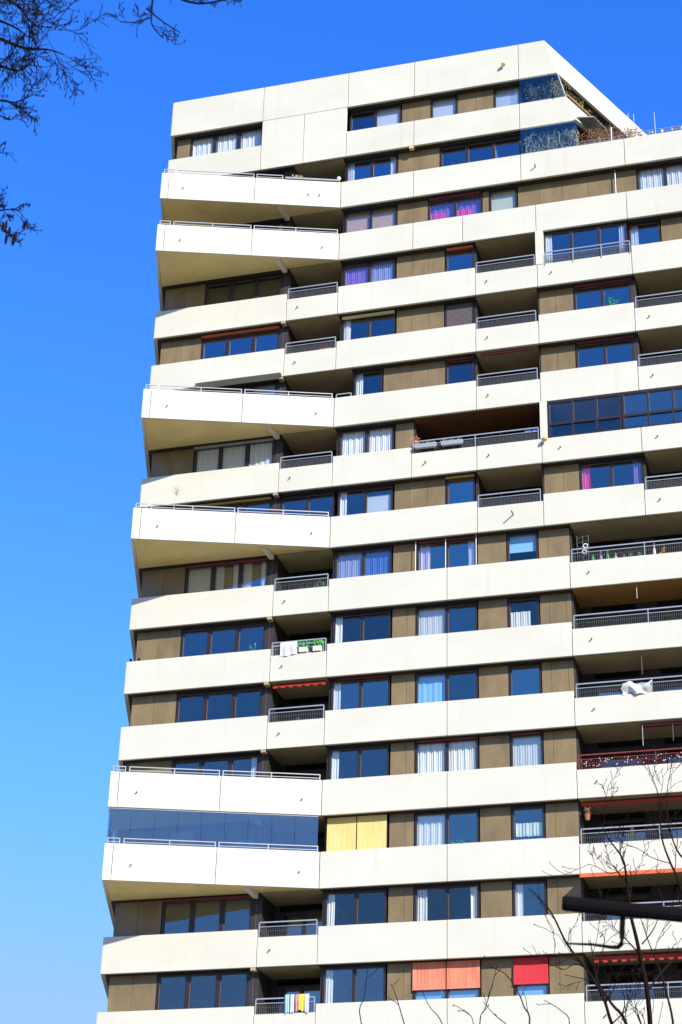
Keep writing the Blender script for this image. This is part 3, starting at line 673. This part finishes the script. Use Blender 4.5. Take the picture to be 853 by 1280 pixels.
# plants seen inside windows
potplant('dark green houseplant with pink flowers behind the second window of the row under the penthouse', (5.1, .74, zt(2)-.32), .62, .38, 'leaf', 'pot', 12, 170, .06)
potplant('leafy green stand-in for a toy in the right hand window pane', (11.75, .28, zt(5)-.0), .38, .26, 'leafb', 'pot', 10, 110, .06, potr=.05, poth=.04)  # green toy figure, a leafy plant built in its place
potplant('spiky pale green houseplant in the left wing window', (-3.2, .74, zt(10)-.25), .55, .34, 'leafb', 'white', 10, 90, .06)
potplant('low green houseplant in the window right of the sheer curtain', (5.2, .74, zt(13)-.22), .32, .45, 'leafb', 'white', 14, 150, .05)
potplant('small fern under the half curtain of the single window', (7.75, .66, zt(13)-.22), .2, .35, 'leafb', 'white', 14, 90, .04)
# loggia storey 5: cushions
z = zt(5)-LOW
b = MB()
for dx, r in ((0, .14), (.2, .16), (.36, .13)): b.lathe((dx, 0, 0), [(.03, .02), (r*.8, .05), (r, .16), (r*.7, .27), (.03, .32)], 10)
placed(tag(b.build('cushion_pile', M['pink'], smooth=True), 'pink rumpled cushions behind the small balcony railing', 'cushions'), (-.75, .3, z-.08))
# storey 7 balcony: planters on the rail
for i, (x, lb) in enumerate(((3.95, 'grey blue flower box hanging left on the railing under the wooden ceiling'), (5.05, 'grey blue flower box hanging right on the railing under the wooden ceiling'))):
    t = thing('flower_box', lb, 'planter', (x, -.1, zt(7)-.16), 'flower boxes on the wooden ceiling balcony')
    b = MB(); b.quadbox([(-.42, -.07, 0), (.42, -.07, 0), (.42, .07, 0), (-.42, .07, 0), (-.47, -.1, .17), (.47, -.1, .17), (.47, .1, .17), (-.47, .1, .17)]); b.build('box', M['planter'], t, bevel=.01)
    b = MB()
    for k in range(40): p = Vector((random.uniform(-.4, .4), random.uniform(-.05, .05), .17)); b.tube([p, p+Vector((random.gauss(0, .04), random.gauss(0, .03), random.uniform(.04, .14)))], .005, 4)
    b.build('dry_stems', M['straw'], t)
potplant('rusty orange dry shrub at the left end of the wooden ceiling balcony', (3.5, .12, zt(7)-.35), .62, .22, 'salmon', 'pot', 16, 110, .05)
t = thing('grill', 'black box grill with two blue boxes at the right end of the wooden ceiling balcony', 'grill', (8.3, .12, zt(7)-.4))  # speaker-like device; its blue lights are plain blue boxes
b = MB(); b.box(-.32, .3, 0, .35, 0, .72); b.build('body', M['black'], t, bevel=.02)
b = MB(); b.box(-.29, -.03, -.03, -.004, .5, .66); b.box(.02, .27, -.03, -.004, .5, .66); b.build('blue_box', M['bluecurt'], t)
# storey 10 loggia: towel, boxes
z = zt(10)
def cloth(label, x0, x1, z0, z1, y, mt, name='hanging_cloth', cat='laundry', grp=None):
    b = MB(); ph = random.random()*5; w_ = x1-x0
    b.grid(lambda u, v: ((u-.5)*w_*(1-.08*v*math.sin(ph)), .025*math.sin(u*14+ph)*(1-v)+.01*math.sin(v*7), (z1-z0)*v-(.03*math.sin(u*5+ph))*(1-v)), 16, 6)
    o = b.build(name, M[mt], smooth=True); placed(o, ((x0+x1)/2, y, z0)); return tag(o, label, cat, grp)
cloth('white towel hanging over the small balcony railing', -1.9, -1.2, z-.35, z+.22, -.03, 'cloth', 'towel', 'towel')
for x, lb in ((-.95, 'white box of green plants beside the white towel'), (-.38, 'white box of green plants nearest the wall, right of its twin')):
    t = thing('plant_box', lb, 'planter', (x, .02, z-.27), 'white plant boxes on the laundry balcony')
    b = MB(); b.box(-.17, .17, -.09, .09, 0, .2); b.build('box', M['white'], t, bevel=.01); b = MB()
    for k in range(90): b.leaf((random.uniform(-.24, .24), random.uniform(-.1, .1), random.uniform(.2, .48)), .05)
    b.build('foliage', M['greencloth'], t)
b = MB(); b.box(-.28, .3, 0, .04, 0, .75); placed(tag(b.build('wall_panel_board', M['soffit']), 'pale board leaning on the back wall of the laundry balcony', 'board'), (-.5, 1.5, z-.4))
# storey 9 loggia: small plaques
for x, mt_, lb in ((-1.75, 'orange', 'orange plaque on the dark back wall of the small balcony'), (-1.45, 'greencloth', 'green plaque between two plaques on the balcony back wall'), (-1.12, 'creamblind', 'cream plaque on the dark back wall of the small balcony')):
    b = MB(); b.box(-.12, .12, -.03, 0, -.08, .08); b.cur = 1; b.box(-.09, .09, -.034, -.031, -.055, .055)
    placed(tag(b.build('wall_plaque', [M['framegrey'], M[mt_]]), lb, 'plaque', 'plaques on the balcony wall'), (x, 1.87, zb(8)-.75))
potplant('potted plant standing behind the railing of the balcony with plaques', (-.5, .45, zt(9)-.5), .5, .25, 'leaf', 'white', 10, 70, .05)
# storey 15 laundry
z = zt(15)
for x, w_, mt_, lb in ((-1.05, .16, 'blueblind', 'pale blue garment at the left end of the clothes on the railing'), (-.86, .16, 'cloth', 'white garment next to the pale blue one on the railing'), (-.68, .14, 'pink', 'pink garment in the middle of the clothes on the railing'), (-.5, .2, 'lime', 'yellow garment among the clothes on the railing'), (-.3, .14, 'cloth', 'white garment at the right end of the clothes on the railing')):
    cloth(lb, x-w_/2, x+w_/2, z-.28+random.uniform(-.03, .05), z+.36, -.04, mt_, 'hanging_garment', 'clothes', 'clothes drying on the lowest small balcony')
# storey 11 blanket
b = MB()
def bl(u, v):
    return ((u-.5)*1.1+.04*math.sin(v*9), .06*math.sin(u*9+v*4)-.06*math.sin(v*3.1), .42*v+.05*math.sin(u*7)-.04*math.sin(u*17))
b.grid(bl, 24, 8); placed(tag(b.build('blanket', M['cloth'], smooth=True), 'crumpled white blanket airing over the long balcony railing', 'blanket'), (12.0, -.04, zt(11)-.32))
# storey 12 flower garland
b = MB(); pts = [Vector((x*.1, -.012, .03*math.sin(x*.9))) for x in range(0, 70)]; b.tube(pts, .006, 4)
for i in range(90):
    b.cur = random.choice((1, 1, 2)); x = random.uniform(0, 6.9); b.lathe((x, -.03, random.uniform(-.16, .16)), [(.008, -.02), (.026, 0), (.008, .02)], 6)
placed(tag(b.build('flower_garland', [M['leaf'], M['white'], M['pink']]), 'garland of small white and pink flowers on the red railing', 'garland'), (9.8, .0, zt(12)-.08))
# storey 9 ornaments
zf = zt(9)-LOW
t = thing('ornament_stand', 'tall wire stand with two white rings at the left end of the ornament balcony', 'ornament', (10.15, .3, zf-.2))
b = MB()
for x in (-.22, 0, .22): b.tube([(x, 0, 0), (x, 0, 1.45)], .012, 5)
for k in range(7): b.tube([(-.22, 0, .2+k*.2), (.22, 0, .2+k*.2)], .007, 4)
for k in range(6): b.tube([(-.22, 0, .3+k*.2), (.22, 0, .45+k*.2)], .006, 4)
b.build('frame', M['wire'], t)
for cz, cx in ((.98, .1), (.72, .06)):
    b = MB(); b.tube([(cx+.085*math.cos(a*.5236), -.03, cz+.085*math.sin(a*.5236)) for a in range(13)], .028, 8); b.build('ring', M['cloth'], t, smooth=True)
for i, (x, h, mt_, lb) in enumerate(((10.55, .34, 'greencloth', 'green bottle nearest the wire stand on the ornament balcony'), (10.85, .4, 'planter', 'grey glass bottle second from the wire stand'), (11.12, .4, 'greencloth', 'green bottle beside the grey glass bottle'), (11.42, .26, 'cloth', 'short white bottle at the end of the bottle row'), (12.9, .5, 'white', 'tall white bottle with pale cap near the tan cat'), (14.1, .5, 'greencloth', 'tall green bottle right of the tan cat'))):
    b = MB(); b.lathe((0, 0, 0), [(.05, 0), (.06, .02), (.06, h*.55), (.022, h*.75), (.022, h), (.03, h+.01), (.03, h+.03)], 10)
    placed(tag(b.build('bottle', M[mt_], smooth=True), lb, 'bottle', 'bottles along the ornament balcony'), (x, .16, zf-.02 if x < 12 else zf+.0))
for i, x in enumerate((11.75, 12.0, 12.35)):
    potplant(('small green pot plant left in the trio beside the bottles', 'small green pot plant in the middle of the trio', 'small green pot plant right in the trio')[i], (x, .18, zf-.06), .16, .12, 'greencloth', 'white', 6, 40, .03, potr=.05, poth=.1)
# tan cat figure, sitting
t = tag(bpy.data.objects.new('cat_figure', bpy.data.meshes.new('cat_figure')), 'tan cat figure sitting behind the railing of the ornament balcony', 'figure'); C.objects.link(t)
me = t.data; vs = [(0, 0, .12), (.06, 0, .22), (.09, -.01, .32), (.12, -.04, .38), (.17, -.06, .37), (-.08, 0, .08), (-.2, .03, .06), (-.28, .06, .12), (.1, -.06, .14), (.11, -.07, .01), (.1, .05, .14), (.11, .05, .01), (-.02, -.1, .03), (-.02, .1, .03)]
me.from_pydata(vs, [(0, 1), (1, 2), (2, 3), (3, 4), (0, 5), (5, 6), (6, 7), (1, 8), (8, 9), (1, 10), (10, 11), (0, 12), (0, 13)], []); me.materials.append(M['tan'])
sk = t.modifiers.new('skin', 'SKIN'); ss = t.modifiers.new('sub', 'SUBSURF'); ss.levels = ss.render_levels = 1
for v, r in zip(me.skin_vertices[0].data, (.1, .085, .06, .065, .03, .07, .02, .015, .035, .025, .035, .025, .05, .05)): v.radius = (r, r)
me.skin_vertices[0].data[0].use_root = True
b = MB()
for s in (-.035, .035): b.quadbox([(.1, s-.02-.04, 0), (.13, s-.02-.04, 0), (.13, s+.02-.04, 0), (.1, s+.02-.04, 0), (.112, s-.004-.04, .06), (.118, s-.004-.04, .06), (.118, s+.004-.04, .06), (.112, s+.004-.04, .06)])
e = b.build('ear', M['tan'], t); e.location = (0, 0, .42)
t.location = (13.15, .28, zf-.02)
# small hanging plant of storey 13 loggia
potplant('brown withered hanging plant in the long balcony corner beside the cladding', (9.95, .3, zb(12)-.75), .25, .16, 'vine', 'pot', 10, 70, .05)
b = MB()
for x in (-.9, -.55): b.lathe((x+.7, 0, 0), [(.045, 0), (.06, .1), (.05, .12)], 8)
placed(tag(b.build('small_pots', M['black']), 'two small dark pots at the left end of the parapet', 'pots'), (-8.05, .06, zt(10)+.003))
# yellow strip in storey 13 loggia, built as an upright board
b = MB(); b.box(-.06, .06, 0, .05, 0, 2.0); placed(tag(b.build('yellow_strip', M['lime'], bevel=.02), 'narrow yellow board upright against the dark balcony wall', 'board'), (11.35, 1.8, zb(13)+.28))
# lanterns along the terrace rail
for i in range(8):
    b = MB(); b.lathe((0, 0, 0), [(.03, 0), (.05, .02), (.05, .1), (.02, .15)], 8); placed(tag(b.build('terrace_lantern', M['mustard' if i % 2 == 0 else 'white']), 'small %s lantern on the roof terrace rail, %s of its colour from the slope' % ('amber' if i % 2 == 0 else 'white', ('first', 'second', 'third', 'fourth')[i//2]), 'lantern', 'amber lanterns on the roof terrace rail' if i % 2 == 0 else 'white lanterns on the roof terrace rail'), (12.98+i*.42, .05, zt(2)+.06))
# antennas on the roof terrace
for px, py0, py1, lb in ((787, 141, 170, 'thin short antenna at the foot of the sloping roof edge'), (793.5, 142, 165, 'thin antenna standing second from the sloping roof edge'), (820, 140, 170, 'tallest white antenna mast above the terrace railing')):
    p0, p1 = at(px, py1+4, 2.0), at(px, py0, 2.0); t = thing('antenna', lb, 'antenna', (p0.x, 2.0, zt(2)-1.1))
    b = MB(); hh = p1.z-zt(2)+1.1; b.tube([(0, 0, 0), (0, 0, hh)], [.022, .01], 6); b.build('mast', M['metal'], t)
    b = MB()
    for k in range(4): b.tube([(-.08+.015*k, 0, hh-.1-.12*k), (.08-.015*k, 0, hh-.1-.12*k)], .006, 4)
    b.build('crossbar', M['metal'], t)

# ------------------------------------------------------------------ bare trees
def twigs(b, p, d, L_, r, lev, rnd, up=.15, spread=.6, minr=.0022):
    """random limb: returns nothing, adds tapered tubes"""
    n = 6; pts = [p.copy()]; rad = [r]; q = p.copy(); d = d.normalized()
    for i in range(n):
        d = (d+Vector((rnd.gauss(0, .16), rnd.gauss(0, .16), rnd.gauss(0, .16)+up*.12))).normalized(); q = q+d*(L_/n); pts.append(q.copy()); rad.append(max(minr, r*(1-.75*(i+1)/n)))
        if lev > 0 and i > 0 and rnd.random() < .85:
            a = d.orthogonal().normalized(); a.rotate(Matrix.Rotation(rnd.uniform(0, 6.28), 3, d)); nd = (d+a*rnd.uniform(.5, 1)*spread*1.3).normalized()
            twigs(b, q, nd, L_*rnd.uniform(.32, .62), max(minr, rad[-1]*.62), lev-1, rnd, up, spread, minr)
    b.tube(pts, rad, 4 if r < .02 else 6)
    if lev == 0 and rnd.random() < .5: b.lathe(tuple(q), [(.002, -.012), (minr*1.7, 0), (.002, .014)], 4)
def limb(b, pts, r0, r1, rnd, lev=2, every=1, tl=.8, spread=.7, minr=.0022, up=.15):
    """a drawn limb through given points, smoothed, with random twigs off it"""
    P_ = [Vector(p) for p in pts]; out = []
    for i in range(len(P_)-1):
        a = P_[max(i-1, 0)]; b0 = P_[i]; c = P_[i+1]; e = P_[min(i+2, len(P_)-1)]
        for k in range(4):
            t = k/4; out.append(.5*((2*b0)+(c-a)*t+(2*a-5*b0+4*c-e)*t*t+(3*b0-a-3*c+e)*t**3))
    out.append(P_[-1]); k = len(out); rad = [r0+(r1-r0)*i/(k-1) for i in range(k)]
    b.tube(out, rad, 6)
    for i in range(2, k-1, every):
        if rnd.random() < .75:
            d = (out[i+1]-out[i-1]).normalized(); a = d.orthogonal().normalized(); a.rotate(Matrix.Rotation(rnd.uniform(0, 6.28), 3, d))
            twigs(b, out[i], (d*.8+a*spread), tl*rnd.uniform(.4, 1.1), max(minr, rad[i]*.5), lev, rnd, up, spread, minr)
    return out
# tree on the left whose limbs reach into the top of the picture
rnd = random.Random(21); DL = 12.5
base = far(-330, 1700, 13.5); base.z = 0
TL = thing('bare_tree', 'leafless dark tree reaching its twigs in from the top left of the sky', 'tree', base)
tr = MB(); cr = MB()
k1 = far(-300, 900, 13.2); k2 = far(-260, 400, 13.0); k3 = far(-230, 120, 13.0); k4 = far(-160, -320, 13.4)
tr.tube([base, (base+k1)/2+Vector((.1, 0, 0)), k1, k2, k3, k4], [.24, .2, .15, .11, .08, .05], 10)
F_ = lambda x, y, d=DL: far(x, y, d)
limb(cr, [k3, F_(-120, 75, 12.8), F_(-40, 70), F_(0, 82), F_(25, 88, 12.2), F_(48, 70, 12.2)], .018, .003, rnd, 2, 1, .36, .8)
limb(cr, [k3, F_(-90, 60, 12.8), F_(-20, 45, 12.3), F_(30, 60, 12.2), F_(60, 62, 12.0), F_(80, 68, 12)], .018, .003, rnd, 2, 1, .34, .8)
limb(cr, [k3, F_(-80, 40, 12.6), F_(-10, 0, 12.4), F_(20, 5, 12.4), F_(42, 30, 12.3), F_(66, 34, 12.3)], .015, .003, rnd, 2, 1, .32, .8)
limb(cr, [F_(-60, -30, 12.8), F_(-10, -15, 12.5), F_(20, -4, 12.3), F_(38, 10, 12.2)], .014, .003, rnd, 2, 1, .3, .8)
limb(cr, [F_(-50, 20, 12.8), F_(-5, 25, 12.7), F_(20, 35, 12.8), F_(38, 48, 12.8)], .013, .003, rnd, 2, 1, .32, .8)
limb(cr, [k2, F_(-120, 260, 12.9), F_(-40, 190, 12.6), F_(-8, 130, 12.5), F_(20, 128, 12.5), F_(42, 118, 12.5)], .016, .003, rnd, 2, 1, .22, .7)
limb(cr, [F_(-30, 185, 12.6), F_(-8, 145, 12.5), F_(12, 150, 12.5), F_(22, 142, 12.5)], .006, .003, rnd, 1, 2, .15, .7)
limb(cr, [k2, F_(-120, 300, 12.9), F_(-40, 200, 12.6), F_(-8, 188, 12.5), F_(4, 180, 12.5)], .03, .003, rnd, 1, 2, .15, .7)
limb(cr, [k1, F_(-160, 500, 12.9), F_(-60, 300, 12.6), F_(-20, 270, 12.5), F_(8, 262, 12.5), F_(26, 264, 12.5)], .012, .003, rnd, 2, 1, .16, .7)
limb(cr, [F_(-40, 290, 12.6), F_(-10, 275, 12.5), F_(8, 290, 12.5), F_(17, 300, 12.5)], .008, .003, rnd, 1, 1, .14, .7)
limb(cr, [k4, F_(-20, -160, 13), F_(100, -60, 12.6), F_(185, -25, 12.3), F_(190, 8, 12.2), F_(190, 30, 12.1), F_(204, 48, 12)], .014, .003, rnd, 1, 1, .15, .8)
limb(cr, [F_(183, 10, 12.2), F_(205, 28, 12.2), F_(226, 41, 12.2)], .006, .003, rnd, 1, 2, .12, .8)
limb(cr, [F_(188, 22, 12.2), F_(168, 28, 12.2), F_(150, 27, 12.2)], .005, .003, rnd, 1, 1, .14, .8)
limb(cr, [F_(100, -60, 12.6), F_(180, -40, 12.4), F_(215, -8, 12.3), F_(245, 4, 12.2), F_(275, 1, 12.2), F_(300, -6, 12.2)], .012, .004, rnd, 1, 1, .13, .8)
sub(tr, base).build('trunk', M['bark'], TL); sub(cr, base).build('crown', M['bark'], TL)
# catkins
b = MB()
for px, py in ((8, 280), (12, 288), (17, 300), (4, 282), (20, 294), (8, 298)):
    p = F_(px, py, 12.3); b.lathe(tuple(p), [(.002, .03), (.009, .015), (.011, -.02), (.004, -.045)], 6)
sub(b, base).build('catkin', M['twig'], TL)
# tree on the right, in front of the tower
rnd = random.Random(5); DR = 24
base = far(835, 1750, 24); base.z = 0
TRR = thing('bare_tree', 'leafless tree with dark forked stems rising in front of the tower at the lower right', 'tree', base)
tr = MB(); cr = MB(); q0 = F_(820, 1330, DR); fk = F_(818, 1420, DR)
tr.tube([base, (base+fk)/2+Vector((.05, 0, 0)), fk], [.17, .14, .10], 10)
R_ = lambda *a: limb(cr, [F_(x, y, DR+dz) for x, y, dz in a[0]], a[1]*.68, a[2]*.75, rnd, 1+(a[1]>.045), 3, a[5]*1.1, .75, minr=.0032, up=.5)
R_([(818, 1420, 0), (816, 1330, 0), (810, 1245, -.2), (803, 1208, -.3), (796, 1174, -.4), (788, 1140, -.5), (783, 1095, -.6), (778, 1072, -.7), (762, 1050, -.8), (752, 1030, -.8)], .06, .005, 1, 3, .5)
R_([(818, 1420, 0), (790, 1340, -.4), (765, 1280, -.8), (754, 1246, -1), (733, 1211, -1.1), (709, 1180, -1.2), (690, 1142, -1.3), (671, 1119, -1.4), (662, 1112, -1.4)], .04, .005, 1, 3, .6)
R_([(800, 1360, -.2), (783, 1280, -.3), (765, 1255, -.4), (748, 1228, -.5), (742, 1200, -.5), (738, 1175, -.5)], .035, .006, 1, 3, .7)
R_([(809, 1240, -.2), (822, 1222, 0), (836, 1205, .3), (853, 1190, .4)], .02, .006, 1, 3, .5)
R_([(830, 1360, .2), (842, 1290, .4), (833, 1240, .5), (824, 1210, .6), (812, 1180, .7), (800, 1145, .8)], .03, .006, 1, 3, .6)
R_([(850, 1420, .4), (870, 1240, .5), (858, 1140, .5), (848, 1100, .4), (838, 1078, .4), (827, 1045, .3), (824, 1000, .2), (818, 978, .2), (810, 958, .2)], .035, .004, 1, 3, .5)
R_([(870, 1240, .5), (865, 1100, .6), (846, 1062, .6), (836, 1030, .6), (834, 990, .6), (843, 942, .6)], .025, .004, 1, 3, .5)
R_([(827, 990, .2), (829, 975, .2), (827, 963, .2)], .006, .003, 0, 3, .2)
R_([(840, 1080, .4), (815, 1072, .2), (800, 1062, 0), (782, 1055, -.2)], .009, .004, 1, 3, .5)
R_([(786, 1080, -.5), (765, 1092, -.6), (745, 1083, -.7), (735, 1080, -.7)], .008, .004, 1, 3, .4)
R_([(803, 1180, -.3), (815, 1165, -.1), (822, 1150, 0), (830, 1120, .1)], .014, .005, 1, 3, .4)
R_([(735, 1212, -1.1), (720, 1205, -1.1), (705, 1212, -1.2), (695, 1208, -1.2)], .012, .004, 1, 3, .5)
R_([(742, 1225, -.6), (722, 1222, -.7), (705, 1218, -.8)], .010, .004, 1, 3, .4)
sub(tr, base).build('trunk', M['bark'], TRR); sub(cr, base).build('crown', M['twig'], TRR)
# a lower tree whose thin twig tips just enter the bottom edge
rnd = random.Random(11); base = far(600, 1800, 22); base.z = 0
TB = thing('bare_tree', 'low thin tree whose twig tips cross the bottom edge of the facade', 'tree', base)
tr = MB(); cr = MB(); fk = F_(600, 1560, 22)
tr.tube([base, (base+fk)/2, fk], [.1, .08, .05], 8)
for pts, r0 in (([(600, 1560), (500, 1420), (452, 1280), (456, 1245), (460, 1208)], .02), ([(600, 1560), (540, 1400), (507, 1285), (494, 1241), (488, 1230)], .022), ([(600, 1560), (580, 1380), (555, 1285), (540, 1262), (534, 1253)], .02),
    ([(600, 1560), (640, 1400), (662, 1285), (655, 1258), (646, 1237), (630, 1216), (606, 1207)], .028), ([(600, 1560), (600, 1380), (600, 1280), (606, 1262), (613, 1240), (622, 1205)], .02), ([(620, 1500), (690, 1330), (712, 1280), (700, 1262), (680, 1250)], .02), ([(600, 1500), (640, 1330), (640, 1290), (618, 1268), (604, 1252)], .018), ([(600, 1500), (590, 1330), (592, 1280), (585, 1266), (578, 1262)], .014)):
    limb(cr, [F_(x, y, 22+i*.1) for i, (x, y) in enumerate(pts)], r0*.5, .0035, rnd, 0, 4, .28, .7, minr=.004, up=.5)
sub(tr, base).build('trunk', M['bark'], TB); sub(cr, base).build('crown', M['twig'], TB)

# ------------------------------------------------------------------ dark metal pole with an arm, close to the camera
dp = 8.0; a0 = far(703, 1129, dp); a1 = far(853, 1144, dp); a2 = a0+(a1-a0)*2.3
base = Vector((a2.x, a2.y, 0))
t = thing('metal_pole', 'black metal pole arm with a bent hook, close in front at the lower right', 'pole', base)
b = MB(); b.tube([base, Vector((a2.x, a2.y, a2.z+.3))], .045, 12); b.lathe((a2.x, a2.y, 0), [(.14, 0), (.14, .03), (.06, .05)], 12); sub(b, base).build('post', M['black'], t, smooth=False)
b = MB(); b.tube([a0, a0+(a1-a0)*.03, a1, a2], [.026, .031, .029, .032], 12); sub(b, base).build('arm', M['black'], t, smooth=False)
b = MB(); h0 = far(779, 1140, dp); pts = [h0, far(778, 1160, dp), far(778, 1172, dp), far(777, 1180, dp), far(773, 1184, dp), far(764, 1184, dp), far(740, 1180.5, dp), far(708, 1179.5, dp)]
b.tube(pts, [.011, .011, .011, .0105, .010, .008, .006, .004], 8); sub(b, base).build('hook', M['black'], t, smooth=True)
